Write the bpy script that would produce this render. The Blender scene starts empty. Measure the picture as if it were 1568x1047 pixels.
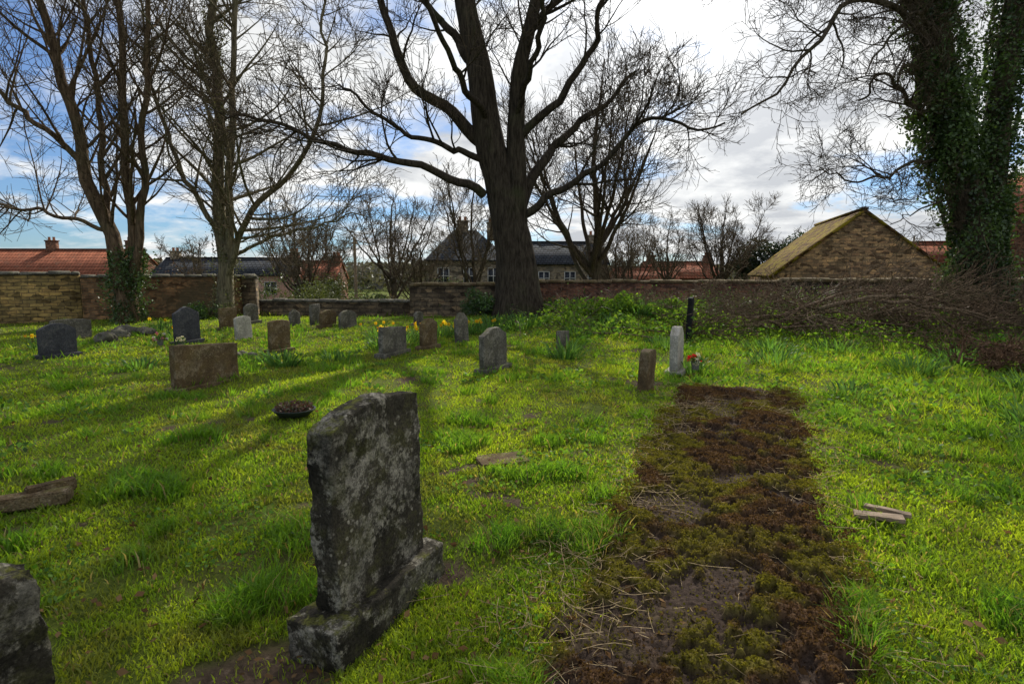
import bpy, bmesh, math, numpy as np
from mathutils import Vector, noise as mn
rng=np.random.default_rng(7)
S=bpy.context.scene
S.view_settings.view_transform='Standard'; S.view_settings.look='None'; S.view_settings.exposure=0
LAT=np.random.default_rng(3).random((256,256))
def vn(x,y,s,o=0):
    x=np.asarray(x,float)/s+37.3+o*17.7; y=np.asarray(y,float)/s+91.1+o*5.3
    xi=np.floor(x).astype(int); yi=np.floor(y).astype(int); fx=x-xi; fy=y-yi
    fx=fx*fx*(3-2*fx); fy=fy*fy*(3-2*fy)
    g=lambda a,b: LAT[a%256,b%256]
    return (g(xi,yi)*(1-fx)+g(xi+1,yi)*fx)*(1-fy)+(g(xi,yi+1)*(1-fx)+g(xi+1,yi+1)*fx)*fy
def vr(x,y,s,o=0,a=.6):
    c,d=math.cos(a),math.sin(a); return vn(x*c+y*d,-x*d+y*c,s,o)
def sst(a,b,x):
    t=np.clip((np.asarray(x,float)-a)/(b-a),0,1); return t*t*(3-2*t)
def zt(x,y):
    x=np.asarray(x,float); y=np.asarray(y,float)
    f=1-sst(40,80,np.hypot(x,y))
    z=(.10*(vn(x,y,2.7)-.5)+.05*(vn(x,y,.8,1)-.5))*f
    z=z+.38*np.exp(-((x-9.5)/6.5)**2-((y-16.6)/2.8)**2)+.15*np.exp(-((x-.2)/2)**2-((y-18.5)/2)**2)
    z=z+.30*np.exp(-((x-3.4)/1.9)**2-((y-15.9)/1.0)**2)
    return z-1.2*sst(21.5,30,y)
def Z(x,y): return float(zt(x,y))
A0=np.array([.15,.8]); A1=np.array([3.08,7.6]); AL=np.linalg.norm(A1-A0); AD=(A1-A0)/AL; AN=np.array([AD[1],-AD[0]])
def plot_mask(x,y):
    dx=x-A0[0]; dy=y-A0[1]
    s=dx*AD[0]+dy*AD[1]; t=dx*AN[0]+dy*AN[1]
    e=.64-np.abs(t+.14*(vn(x,y,.8,8)-.5))+.20*(vr(x,y,.3,4)-.5)+.14*(vr(x,y,.09,5)-.5)
    return np.minimum(e,np.minimum(s+1.5,AL-s+.3*(vn(x,y,.25,6)-.5)))
def soil_mask(x,y):
    m=np.exp(-((x+.98)/.30)**2-((y-2.05)/.30)**2)+np.exp(-((x+.34)/.16)**2-((y-2.85)/.16)**2)
    m=m+.75*sst(.78,.88,vr(x,y,.55,70)*.75+.25*vr(x,y,.15,71))
    return m+.45*(vr(x,y,.2,9)-.5)
def mk(name,V,Fs,mat,col=None,smooth=False,parent=None,loc=None,rz=0):
    me=bpy.data.meshes.new(name); V=np.asarray(V,np.float32).reshape(-1,3)
    me.vertices.add(len(V)); me.vertices.foreach_set('co',V.ravel())
    Fs=[np.asarray(f,np.int32) for f in Fs if len(f)]
    loops=np.concatenate([f.ravel() for f in Fs]); tot=np.concatenate([np.full(len(f),f.shape[1],np.int32) for f in Fs])
    st=np.concatenate([[0],np.cumsum(tot)[:-1]]).astype(np.int32)
    me.loops.add(len(loops)); me.loops.foreach_set('vertex_index',loops)
    me.polygons.add(len(tot)); me.polygons.foreach_set('loop_start',st); me.polygons.foreach_set('loop_total',tot)
    if smooth: me.polygons.foreach_set('use_smooth',np.ones(len(tot),bool))
    me.update(calc_edges=True); me.validate()
    if col is not None:
        a=me.color_attributes.new('Col','FLOAT_COLOR','POINT')
        c=np.ones((len(V),4),np.float32); c[:,:3]=col; a.data.foreach_set('color',c.ravel())
    if mat: me.materials.append(mat)
    ob=bpy.data.objects.new(name,me); S.collection.objects.link(ob)
    if loc is not None: ob.location=loc
    ob.rotation_euler[2]=rz
    if parent: ob.parent=parent
    return ob
def empty(name,loc=(0,0,0),rz=0):
    e=bpy.data.objects.new(name,None); e.location=loc; e.rotation_euler[2]=rz; S.collection.objects.link(e); return e
class Acc:
    def __init__(s): s.V=[];s.Q=[];s.T=[];s.C=[];s.n=0
    def add(s,V,Q=None,T=None,C=None):
        V=np.asarray(V,float).reshape(-1,3)
        if Q is not None and len(Q): s.Q.append(np.asarray(Q)+s.n)
        if T is not None and len(T): s.T.append(np.asarray(T)+s.n)
        s.V.append(V); s.C.append(np.broadcast_to(np.asarray(C if C is not None else (.5,.5,.5),float),V.shape)); s.n+=len(V)
    def box(s,x0,x1,y0,y1,z0,z1,C=None):
        V=[(x0,y0,z0),(x1,y0,z0),(x1,y1,z0),(x0,y1,z0),(x0,y0,z1),(x1,y0,z1),(x1,y1,z1),(x0,y1,z1)]
        s.add(V,[(0,3,2,1),(4,5,6,7),(0,1,5,4),(1,2,6,5),(2,3,7,6),(3,0,4,7)],None,C)
    def obj(s,name,mat,**k):
        F=[]
        if s.Q: F.append(np.concatenate(s.Q))
        if s.T: F.append(np.concatenate(s.T))
        return mk(name,np.concatenate(s.V),F,mat,np.concatenate(s.C),**k)
def nrm(a): return a/np.maximum(np.linalg.norm(a,axis=-1,keepdims=True),1e-9)
def tubes(acc,P,R,k,C=(.1,.08,.06),rough=0):
    N,n,_=P.shape
    T=nrm(np.gradient(P,axis=1))
    ref=np.where(np.abs(T[:,:1,2:3])>.7,np.array([1.,.1,0]),np.array([0,.1,1.]))
    A=nrm(np.cross(T,np.broadcast_to(ref,T.shape))); B=np.cross(T,A)
    th=np.arange(k)*2*math.pi/k
    RR=R[:,:,None]*np.ones(k)
    if rough: 
        lob=1+rough*np.sin(th*3+1)[None,None]*.6+rough*np.sin(th*5+.5)[None,None]*.5+rough*rng.normal(0,.25,RR.shape); RR=RR*lob
    V=P[:,:,None]+RR[...,None]*(np.cos(th)[:,None]*A[:,:,None]+np.sin(th)[:,None]*B[:,:,None])
    i=np.arange(N)[:,None,None]*n*k; j=np.arange(n-1)[None,:,None]*k; c=np.arange(k)[None,None]; d=(c+1)%k
    Q=np.stack([i+j+c,i+j+d,i+j+k+d,i+j+k+c],-1).reshape(-1,4)
    acc.add(V,Q,None,C)
def grow(st,di,ln,n,wob,trop):
    P=[st]; p=st.copy(); d=di.copy()
    for s in range(n):
        d=nrm(d+wob*rng.normal(0,1,d.shape)+np.array([0,0,trop])); p=p+d*(ln/n)[:,None]; P.append(p)
    return np.stack(P,1)
def resample(pts,n,wob=0):
    p=np.array(pts,float); L=np.r_[0,np.cumsum(np.linalg.norm(np.diff(p,axis=0),axis=1))]
    q=np.vstack([2*p[0]-p[1],p,2*p[-1]-p[-2]]); out=[]
    for t in np.linspace(0,L[-1],n):
        i=min(np.searchsorted(L,t,side='right')-1,len(p)-2); f=(t-L[i])/(L[i+1]-L[i])
        a,b,c,d=q[i:i+4]; out.append(.5*((2*b)+(c-a)*f+(2*a-5*b+4*c-d)*f*f+(3*b-a-3*c+d)*f**3))
    o=np.array(out)
    if wob: o[1:]+=rng.normal(0,wob,o[1:].shape)
    return o
def spawn(P,R,cnt,tmin,lmean,ang,rf,rk,n,wob,trop,power=.45):
    N=P.shape[0]; m=P.shape[1]
    if np.isscalar(cnt): cnt=np.full(N,cnt)
    idx=np.repeat(np.arange(N),cnt); M=len(idx)
    tm=np.broadcast_to(tmin,(N,))[idx]
    t=tm+(1-tm)*rng.random(M)**.85*.99
    f=t*(m-1); i=np.minimum(f.astype(int),m-2); g=(f-i)[:,None]
    st=P[idx,i]*(1-g)+P[idx,i+1]*g; pd=nrm(P[idx,i+1]-P[idx,i]); pr=R[idx,i]*(1-g[:,0])+R[idx,i+1]*g[:,0]
    rv=nrm(np.cross(pd,rng.normal(0,1,pd.shape))); a=np.radians(ang*(.7+.6*rng.random(M)))[:,None]
    d=nrm(np.cos(a)*pd+np.sin(a)*rv)
    lm=np.broadcast_to(lmean,(N,))[idx]
    ln=lm*(.5+.9*rng.random(M))*(1-power*t)
    r=np.minimum(pr*rf,np.maximum(ln*rk,.0035))
    Pc=grow(st,d,ln,n,wob,trop)
    Rc=r[:,None]*(1-.8*np.linspace(0,1,n+1))[None]
    return Pc,Rc
BARK=(.072,.058,.045); TW=(.085,.066,.05)
def tree(name,limbs,mat,c1=8,l1=3.2,c2=7,l2=1.7,c3=6,l3=.85,c4=3,l4=.4,ang=48,trop=.06,wob=.10,tw=.007,bark=BARK,twc=TW,lw=.035):
    acc=Acc(); Ps=[];Rs=[];tm=[];cn=[]
    for L in limbs:
        pts,r0,r1=L[:3]; k=L[3] if len(L)>3 else c1; t0=L[4] if len(L)>4 else .2
        P=resample(pts,16,lw*1.6 if r0<.4 else .02); u=np.linspace(0,1,16)
        R=r0+(r1-r0)*u**.8
        if len(L)>5: R[:3]*=np.array([1.35,1.12,1.03])
        Pf=resample(P,44 if r0>.3 else 26); Rf=np.interp(np.linspace(0,1,len(Pf)),u,R)
        tubes(acc,Pf[None],Rf[None],22 if r0>.3 else 9,bark,.06 if r0>.3 else .04)
        Ps.append(P);Rs.append(R);tm.append(t0);cn.append(k)
    P=np.array(Ps);R=np.array(Rs)
    P1,R1=spawn(P,R,np.array(cn),np.array(tm),l1,ang,.55,.017,9,wob,trop)
    tubes(acc,P1,R1,6,bark)
    P2,R2=spawn(P1,R1,c2,.12,l2,ang,.65,.013,7,wob,trop); tubes(acc,P2,np.maximum(R2,tw),4,twc)
    P3,R3=spawn(P2,R2,c3,.1,l3,ang*.9,.75,.012,4,wob,trop); tubes(acc,P3,np.maximum(R3,tw*.85),3,twc)
    if c4:
        P4,R4=spawn(P3,R3,c4,.2,l4,ang*.85,.8,.01,3,wob,trop); tubes(acc,P4,np.maximum(R4,tw*.65),3,twc)
    return acc.obj(name,mat,smooth=True)
def leafquads(acc,P,size,C,flat=0,aspect=.6):
    N=len(P); a=rng.normal(0,1,(N,3)); b=rng.normal(0,1,(N,3))
    if flat: a[:,2]*=flat; b[:,2]*=flat
    a=nrm(a); b=nrm(b-(b*a).sum(1,keepdims=True)*a)
    s=(size*(.6+.8*rng.random(N)))[:,None] if np.isscalar(size) else size[:,None]
    V=np.stack([P-a*s*.5,P+b*s*.5*aspect-a*s*.08,P+a*s*.5,P-b*s*.5*aspect-a*s*.08],1)
    Q=np.arange(N*4).reshape(N,4)
    acc.add(V,Q,None,np.repeat(C,4,axis=0))
def varcol(N,a,b,j=.2):
    t=rng.random((N,1)); c=np.array(a)*(1-t)+np.array(b)*t
    return c*(1+j*rng.normal(0,1,(N,1))).clip(.4,1.7)
# ---------- materials
def M(name):
    m=bpy.data.materials.new(name); m.use_nodes=True; nt=m.node_tree
    for n in list(nt.nodes): nt.nodes.remove(n)
    o=nt.nodes.new('ShaderNodeOutputMaterial'); return m,nt,o
def N_(nt,t,**k):
    n=nt.nodes.new(t)
    for a,b in k.items(): setattr(n,a,b)
    return n
def ramp(nt,fac,stops):
    r=nt.nodes.new('ShaderNodeValToRGB'); e=r.color_ramp.elements
    while len(e)<len(stops): e.new(.5)
    for i,(p,c) in enumerate(stops): e[i].position=p; e[i].color=(*c,1) if len(c)==3 else c
    nt.links.new(fac,r.inputs[0]); return r.outputs[0]
def mixc(nt,f,a,b,bt='MIX'):
    m=nt.nodes.new('ShaderNodeMix'); m.data_type='RGBA'; m.blend_type=bt
    for s,v in ((m.inputs[0],f),(m.inputs[6],a),(m.inputs[7],b)):
        if isinstance(v,(int,float)): s.default_value=v
        elif isinstance(v,tuple): s.default_value=(*v,1)
        else: nt.links.new(v,s)
    return m.outputs[2]
def noise(nt,vec,scale,detail=5,rough=.55,col=False):
    n=N_(nt,'ShaderNodeTexNoise'); n.inputs['Scale'].default_value=scale; n.inputs['Detail'].default_value=detail; n.inputs['Roughness'].default_value=rough
    if vec: nt.links.new(vec,n.inputs['Vector'])
    return n.outputs['Color' if col else 'Fac']
def finish(nt,o,col,rough,bumps=[],spec=.3):
    p=N_(nt,'ShaderNodeBsdfPrincipled'); p.inputs['Roughness'].default_value=rough; p.inputs['Specular IOR Level'].default_value=spec
    if isinstance(col,tuple): p.inputs['Base Color'].default_value=(*col,1)
    else: nt.links.new(col,p.inputs['Base Color'])
    prev=None
    for h,st,di in bumps:
        b=N_(nt,'ShaderNodeBump'); b.inputs['Strength'].default_value=st; b.inputs['Distance'].default_value=di
        nt.links.new(h,b.inputs['Height'])
        if prev: nt.links.new(prev,b.inputs['Normal'])
        prev=b.outputs[0]
    if prev: nt.links.new(prev,p.inputs['Normal'])
    nt.links.new(p.outputs[0],o.inputs[0])
def leafmat(name,tr=.45,gloss=.0,tint=(1.25,1.25,.6)):
    m,nt,o=M(name); a=N_(nt,'ShaderNodeAttribute',attribute_name='Col')
    d=N_(nt,'ShaderNodeBsdfDiffuse'); t=N_(nt,'ShaderNodeBsdfTranslucent'); mx=N_(nt,'ShaderNodeMixShader'); mx.inputs[0].default_value=tr
    nt.links.new(a.outputs[0],d.inputs[0]); nt.links.new(mixc(nt,1.0,a.outputs[0],tint,'MULTIPLY'),t.inputs[0])
    nt.links.new(d.outputs[0],mx.inputs[1]); nt.links.new(t.outputs[0],mx.inputs[2]); out=mx.outputs[0]
    if gloss:
        g=N_(nt,'ShaderNodeBsdfGlossy'); g.inputs['Roughness'].default_value=.45; g.inputs[0].default_value=(1,1,1,1)
        m2=N_(nt,'ShaderNodeMixShader'); m2.inputs[0].default_value=gloss
        nt.links.new(out,m2.inputs[1]); nt.links.new(g.outputs[0],m2.inputs[2]); out=m2.outputs[0]
    nt.links.new(out,o.inputs[0]); return m
MG=leafmat('grass_blade',.55,.012,(1.7,1.6,.6)); MI=leafmat('ivy_leaf',.25,.04); MP=leafmat('petal',.4); ML=leafmat('dry_leaf',.3,0,(1.2,1,.8)); MMo=leafmat('moss_leaf',.35,0,(1.4,1.35,.6))
def coord(nt,kind='Object'):
    return N_(nt,'ShaderNodeTexCoord').outputs[kind]
def m_bark():
    m,nt,o=M('bark'); c=coord(nt); a=N_(nt,'ShaderNodeAttribute',attribute_name='Col')
    mp=N_(nt,'ShaderNodeMapping'); mp.inputs['Scale'].default_value=(7,7,1.0); nt.links.new(c,mp.inputs[0])
    n=noise(nt,mp.outputs[0],2.2,8,.7); n2=noise(nt,c,.9,4)
    col=mixc(nt,1.0,a.outputs[0],ramp(nt,n,[(.35,(.35,.32,.3)),(.65,(1.9,1.8,1.6))]),'MULTIPLY')
    col=mixc(nt,ramp(nt,n2,[(.52,(0,0,0)),(.75,(.5,.5,.5))]),col,(.07,.085,.03))
    finish(nt,o,col,.9,[(n,1,.09)],.1); return m
MB=m_bark()
def m_stone(name,base,dark,lich,lamt=.5,sc=1.0,moss=.3,fs=26,sharp=.08):
    m,nt,o=M(name); c=coord(nt)
    n1=noise(nt,c,3.2*sc,8,.7); n2=noise(nt,c,fs*sc,9,.8); n3=noise(nt,c,90*sc,4,.6); n4=noise(nt,c,4.2*sc,9,.72)
    col=ramp(nt,n1,[(.35,dark),(.62,base)])
    mid=.56-.12*lamt
    big=ramp(nt,n4,[(mid-sharp*.5,(0,0,0)),(mid+sharp*.5,(1,1,1))]); fi=ramp(nt,n2,[(.5-sharp,(0.15,.15,.15)),(.5+sharp*.6,(1,1,1))])
    col=mixc(nt,mixc(nt,1.0,big,fi,'MULTIPLY'),col,lich)
    st=noise(nt,c,2.0*sc,6,.6); col=mixc(nt,ramp(nt,st,[(.50,(0,0,0)),(.60,(.75,.75,.75))]),col,tuple(x*1.3 for x in dark))
    v=N_(nt,'ShaderNodeTexVoronoi'); v.inputs['Scale'].default_value=24*sc; nt.links.new(c,v.inputs['Vector'])
    spots=ramp(nt,v.outputs['Distance'],[(.16,(1,1,1)),(.24,(0,0,0))])
    col=mixc(nt,mixc(nt,1.0,spots,ramp(nt,n1,[(.50,(0,0,0)),(.58,(.8,.8,.8))]),'MULTIPLY'),col,tuple(min(1,x*1.25) for x in lich))
    g=N_(nt,'ShaderNodeNewGeometry'); sx=N_(nt,'ShaderNodeSeparateXYZ'); nt.links.new(g.outputs['Normal'],sx.inputs[0])
    up=ramp(nt,sx.outputs[2],[(.1,(0.25,0.25,0.25)),(.8,(1,1,1))])
    mm=mixc(nt,1.0,up,ramp(nt,noise(nt,c,7*sc,8,.75),[(.50,(0,0,0)),(.60,(min(1,moss*2),)*3)]),'MULTIPLY')
    col=mixc(nt,mm,col,(.12,.125,.03))
    col=mixc(nt,.75,col,ramp(nt,n3,[(.3,(.3,.3,.3)),(.72,(1.7,1.65,1.6))]),'MULTIPLY')
    finish(nt,o,col,.92,[(n1,.5,.03),(n2,.9,.010),(n3,.7,.005)],.1); return m
MS_near=m_stone('lichen_stone',(.070,.062,.046),(.016,.015,.012),(.30,.28,.23),.38,moss=.5,fs=15,sharp=.05)
MS_brown=m_stone('brown_sandstone',(.16,.11,.055),(.07,.05,.03),(.25,.20,.13),.3)
MS_grey=m_stone('grey_stone',(.14,.13,.11),(.06,.058,.05),(.25,.235,.2),.4)
MS_pale=m_stone('pale_stone',(.42,.40,.35),(.26,.25,.22),(.55,.52,.45),.4,moss=.2)
MS_blue=m_stone('slate_stone',(.075,.078,.09),(.04,.042,.05),(.13,.13,.13),.1,moss=.05)
MS_blk=m_stone('black_granite',(.02,.02,.022),(.015,.015,.016),(.04,.04,.04),.0,moss=.0)
def m_brick(name,c1,c2,mort,bw=.24,bh=.075,rubble=False,patch=None,vs=3.2,vc_=.8):
    m,nt,o=M(name); c=coord(nt); sp=N_(nt,'ShaderNodeSeparateXYZ'); nt.links.new(c,sp.inputs[0])
    ad=N_(nt,'ShaderNodeMath',operation='ADD'); nt.links.new(sp.outputs[0],ad.inputs[0]); nt.links.new(sp.outputs[1],ad.inputs[1])
    cb=N_(nt,'ShaderNodeCombineXYZ'); nt.links.new(ad.outputs[0],cb.inputs[0]); nt.links.new(sp.outputs[2],cb.inputs[1])
    dn=noise(nt,c,2.5,4,col=True)
    wv=N_(nt,'ShaderNodeVectorMath',operation='MULTIPLY_ADD'); nt.links.new(dn,wv.inputs[0]); wv.inputs[1].default_value=(.10,.07,0) if rubble else (.02,.015,0); nt.links.new(cb.outputs[0],wv.inputs[2])
    b=N_(nt,'ShaderNodeTexBrick'); nt.links.new(wv.outputs[0],b.inputs['Vector'])
    b.inputs['Scale'].default_value=1; b.inputs['Brick Width'].default_value=bw; b.inputs['Row Height'].default_value=bh; b.inputs['Mortar Size'].default_value=bh*.12
    b.inputs['Color1'].default_value=(*c1,1); b.inputs['Color2'].default_value=(*c2,1); b.inputs['Mortar'].default_value=(*mort,1); b.inputs['Mortar Smooth'].default_value=.4
    n=noise(nt,c,1.3,6,.7); n2=noise(nt,c,14,5)
    vm=N_(nt,'ShaderNodeMapping'); vm.inputs['Scale'].default_value=(1,1.9,1); nt.links.new(wv.outputs[0],vm.inputs[0])
    v=N_(nt,'ShaderNodeTexVoronoi'); v.inputs['Scale'].default_value=vs if rubble else 6; nt.links.new(vm.outputs[0],v.inputs['Vector'])
    vc=N_(nt,'ShaderNodeSeparateXYZ'); nt.links.new(v.outputs['Color'],vc.inputs[0])
    col=mixc(nt,.55,b.outputs[0],ramp(nt,n,[(.3,(.5,.48,.45)),(.7,(1.4,1.35,1.3))]),'MULTIPLY')
    col=mixc(nt,vc_,col,ramp(nt,vc.outputs[0],[(0,(.32,.28,.26)),(.4,(.85,.85,.85)),(.8,(1.4,1.3,1.15)),(1,(2.0,1.75,1.4))]),'MULTIPLY')
    col=mixc(nt,.6,col,ramp(nt,n2,[(.3,(.6,.6,.6)),(.7,(1.35,1.35,1.35))]),'MULTIPLY')
    if patch: col=mixc(nt,ramp(nt,noise(nt,c,.5,5),[(.5,(0,0,0)),(.62,(.8,.8,.8))]),col,patch)
    inv=N_(nt,'ShaderNodeMath',operation='SUBTRACT'); inv.inputs[0].default_value=1; nt.links.new(b.outputs['Fac'],inv.inputs[1])
    finish(nt,o,col,.9,[(inv.outputs[0],.8,.02),(n2,.5,.012)],.1); return m
MW_ochre=m_brick('ochre_wall_stone',(.29,.22,.085),(.18,.135,.06),(.12,.095,.055),.34,.11,rubble=True,patch=(.08,.07,.035),vs=4)
MW_och2=m_brick('brown_wall_brick',(.25,.15,.08),(.17,.10,.055),(.16,.13,.08),.26,.09,patch=(.10,.08,.045))
MW_red=m_brick('old_red_brick',(.20,.095,.06),(.13,.07,.05),(.15,.12,.10),.24,.08)
MW_stone=m_brick('rubble_stone',(.17,.135,.09),(.10,.08,.055),(.08,.065,.05),.42,.15,rubble=True,vs=4)
MW_barn=m_brick('barn_stone',(.38,.265,.155),(.22,.145,.095),(.20,.15,.10),.36,.15,rubble=True,vs=4.2,vc_=.9)
MW_house=m_brick('house_stone',(.30,.26,.20),(.2,.18,.14),(.24,.22,.18),.4,.17,rubble=True)
def m_plain(name,c,r=.8,n=.3,sc=4):
    m,nt,o=M(name); co=coord(nt); col=mixc(nt,n,c,ramp(nt,noise(nt,co,sc,6,.65),[(.3,(.4,.4,.4)),(.7,(1.5,1.5,1.5))]),'MULTIPLY'); finish(nt,o,col,r,[],.25); return m
def m_roof(name,c1,c2,mossc,ma=.5,step=.3):
    m,nt,o=M(name); c=coord(nt); sp=N_(nt,'ShaderNodeSeparateXYZ'); nt.links.new(c,sp.inputs[0])
    cb=N_(nt,'ShaderNodeCombineXYZ'); nt.links.new(sp.outputs[0],cb.inputs[0]); nt.links.new(sp.outputs[2],cb.inputs[1])
    b=N_(nt,'ShaderNodeTexBrick'); nt.links.new(cb.outputs[0],b.inputs['Vector']); b.inputs['Scale'].default_value=1
    b.inputs['Brick Width'].default_value=.3; b.inputs['Row Height'].default_value=step; b.inputs['Mortar Size'].default_value=.025
    b.inputs['Color1'].default_value=(*c1,1); b.inputs['Color2'].default_value=(*c2,1); b.inputs['Mortar'].default_value=(*[x*.3 for x in c1],1)
    col=mixc(nt,.6,b.outputs[0],ramp(nt,noise(nt,c,1.5,6,.7),[(.3,(.55,.55,.55)),(.7,(1.4,1.4,1.4))]),'MULTIPLY')
    col=mixc(nt,ramp(nt,noise(nt,c,2.2,7,.7),[(.62-.2*ma,(0,0,0)),(.7-.2*ma,(.8,.8,.8))]),col,mossc)
    inv=N_(nt,'ShaderNodeMath',operation='SUBTRACT'); inv.inputs[0].default_value=1; nt.links.new(b.outputs['Fac'],inv.inputs[1])
    finish(nt,o,col,.95,[(inv.outputs[0],.8,.03)],.03); return m
MR_or=m_roof('orange_pantiles',(.30,.11,.065),(.21,.08,.05),(.16,.09,.06),.35)
MR_sl=m_roof('slate_tiles',(.06,.065,.075),(.045,.05,.058),(.08,.08,.07),.2,.18)
MR_barn=m_roof('mossy_tiles',(.16,.085,.035),(.10,.055,.03),(.24,.19,.015),.75,.22)
MWhite=m_plain('white_paint',(.6,.6,.57),.5,.15); MPink=m_plain('pink_render',(.55,.33,.28),.8,.2); MGlass=m_plain('window_glass',(.03,.035,.045),.15,.1)
MWood=m_plain('weathered_wood',(.26,.19,.13),.8,.7,12); MPot=m_plain('chimney_pot',(.3,.12,.06),.8,.3); MDarkM=m_plain('dark_metal',(.03,.04,.035),.5,.3)
# ---------- ground
def m_ground():
    m,nt,o=M('turf_ground'); c=coord(nt); a=N_(nt,'ShaderNodeAttribute',attribute_name='Col')
    n1=noise(nt,c,1.2,6,.6); n2=noise(nt,c,25,6,.7)
    g=ramp(nt,n2,[(.3,(.05,.07,.014)),(.5,(.10,.13,.022)),(.7,(.16,.185,.035))])
    g=mixc(nt,ramp(nt,n1,[(.5,(0,0,0)),(.68,(.7,.7,.7))]),g,(.11,.09,.045))
    soil=ramp(nt,n2,[(.3,(.05,.035,.026)),(.6,(.12,.085,.06)),(.75,(.26,.19,.14))])
    col=mixc(nt,a.outputs[0],g,soil)
    finish(nt,o,col,.95,[(n2,.9,.04)],.05); return m
def axis(lim0,lim1,n,k,c=0):
    u=np.linspace(-1,1,n); s=np.sinh(k*u)/math.sinh(k); return c+np.where(s<0,-s*(lim0-c),s*(lim1-c))
xs=axis(-500,500,340,6.2,0); ys=axis(-60,900,380,6.0,5)
X,Y=np.meshgrid(xs,ys); Zg=zt(X,Y)
nx=len(xs); ny=len(ys); ii=np.arange(ny-1)[:,None]*nx+np.arange(nx-1)[None]
Qg=np.stack([ii,ii+1,ii+nx+1,ii+nx],-1).reshape(-1,4)
sm=np.clip(sst(.30,.6,soil_mask(X,Y)),0,1); sm=np.maximum(sm,sst(-.05,.1,plot_mask(X,Y)))
mk('ground',np.stack([X,Y,Zg],-1).reshape(-1,3),[Qg],m_ground(),np.repeat(sm.reshape(-1,1),3,1),smooth=True)
def m_attr(name,rough=.95,bs=40,bd=.01):
    m,nt,o=M(name); c=coord(nt); a=N_(nt,'ShaderNodeAttribute',attribute_name='Col'); n=noise(nt,c,bs,6,.75)
    col=mixc(nt,.85,a.outputs[0],ramp(nt,n,[(.32,(.3,.28,.26)),(.66,(1.8,1.75,1.6))]),'MULTIPLY'); finish(nt,o,col,rough,[(n,1,bd)],.05); return m
def clumpf(x,y):
    return sst(.38,.58,vr(x,y,.10,2,.5)*.40+vr(x,y,.048,3,1.1)*.36+vr(x,y,.02,4,.2)*.24+.10*(vr(x,y,.35,16)-.5))
def baref(x,y): return sst(.64,.74,vr(x,y,.42,17)*.7+.3*vr(x,y,.15,18))
s=np.linspace(-1.6,AL+.15,860); t=np.linspace(-.92,.92,200); Sg,Tg=np.meshgrid(s,t)
px=A0[0]+Sg*AD[0]+Tg*AN[0]; py=A0[1]+Sg*AD[1]+Tg*AN[1]
pm=plot_mask(px,py); cl=clumpf(px,py); patch=vr(px,py,.45,12); fine=vr(px,py,.02,13,.9)
hz=sst(-.03,.10,pm); bare=baref(px,py)
def plot_h(x,y): return .010+(1-.85*baref(x,y))*.048*clumpf(x,y)*(.5+vr(x,y,.45,12))+.012*vr(x,y,.02,13,.9)+.02*vr(x,y,.45,12)
pz=zt(px,py)-.05*(1-hz)+hz*plot_h(px,py)
mossy=(sst(.44,.66,vr(px,py,.5,14)*.6+.4*vr(px,py,.12,19)))[...,None]
soilc=np.array([.045,.033,.028])*(.7+.8*fine[...,None]); red=np.array([.095,.058,.034]); olive=np.array([.12,.105,.026])
top=red*(1-mossy)+olive*mossy
c_=(cl*(1-.9*bare))[...,None]; cb=soilc*(1-c_)+top*c_*(.5+.8*fine[...,None])
nx=len(s); ny=len(t); ii=np.arange(ny-1)[:,None]*nx+np.arange(nx-1)[None]
mk('moss_covered_grave_plot',np.stack([px,py,pz],-1).reshape(-1,3),[np.stack([ii,ii+1,ii+nx+1,ii+nx],-1).reshape(-1,4)],m_attr('moss_soil'),cb.reshape(-1,3),smooth=True)
# ---------- grass
def blades(acc,x,y,z,h,w,C,lean,three=False):
    N=len(x); yaw=rng.random(N)*2*math.pi; la=rng.random(N)*2*math.pi
    sx=np.cos(yaw)*w*.5; sy=np.sin(yaw)*w*.5
    lx=np.cos(la)*lean*h; ly=np.sin(la)*lean*h
    b=np.stack([x,y,z],-1); S_=np.stack([sx,sy,np.zeros(N)],-1); L=np.stack([lx,ly,np.zeros(N)],-1); U=np.stack([0*h,0*h,h],-1)
    zt_=np.sqrt(np.clip(1-.5*lean**2,.15,1))[:,None]
    tip=b+L+U*zt_
    if three:
        V=np.stack([b-S_,b+S_,tip],1); acc.add(V,None,np.arange(3*N).reshape(N,3),np.repeat(C,3,axis=0))
    else:
        mid=b+L*.33+U*.6
        V=np.stack([b-S_,b+S_,mid+S_*.8,mid-S_*.8,tip],1)
        i=np.arange(N)[:,None]*5; acc.add(V,i+np.array([[0,1,2,3]]),i+np.array([[3,2,4]]),np.repeat(C,5,axis=0))
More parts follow.
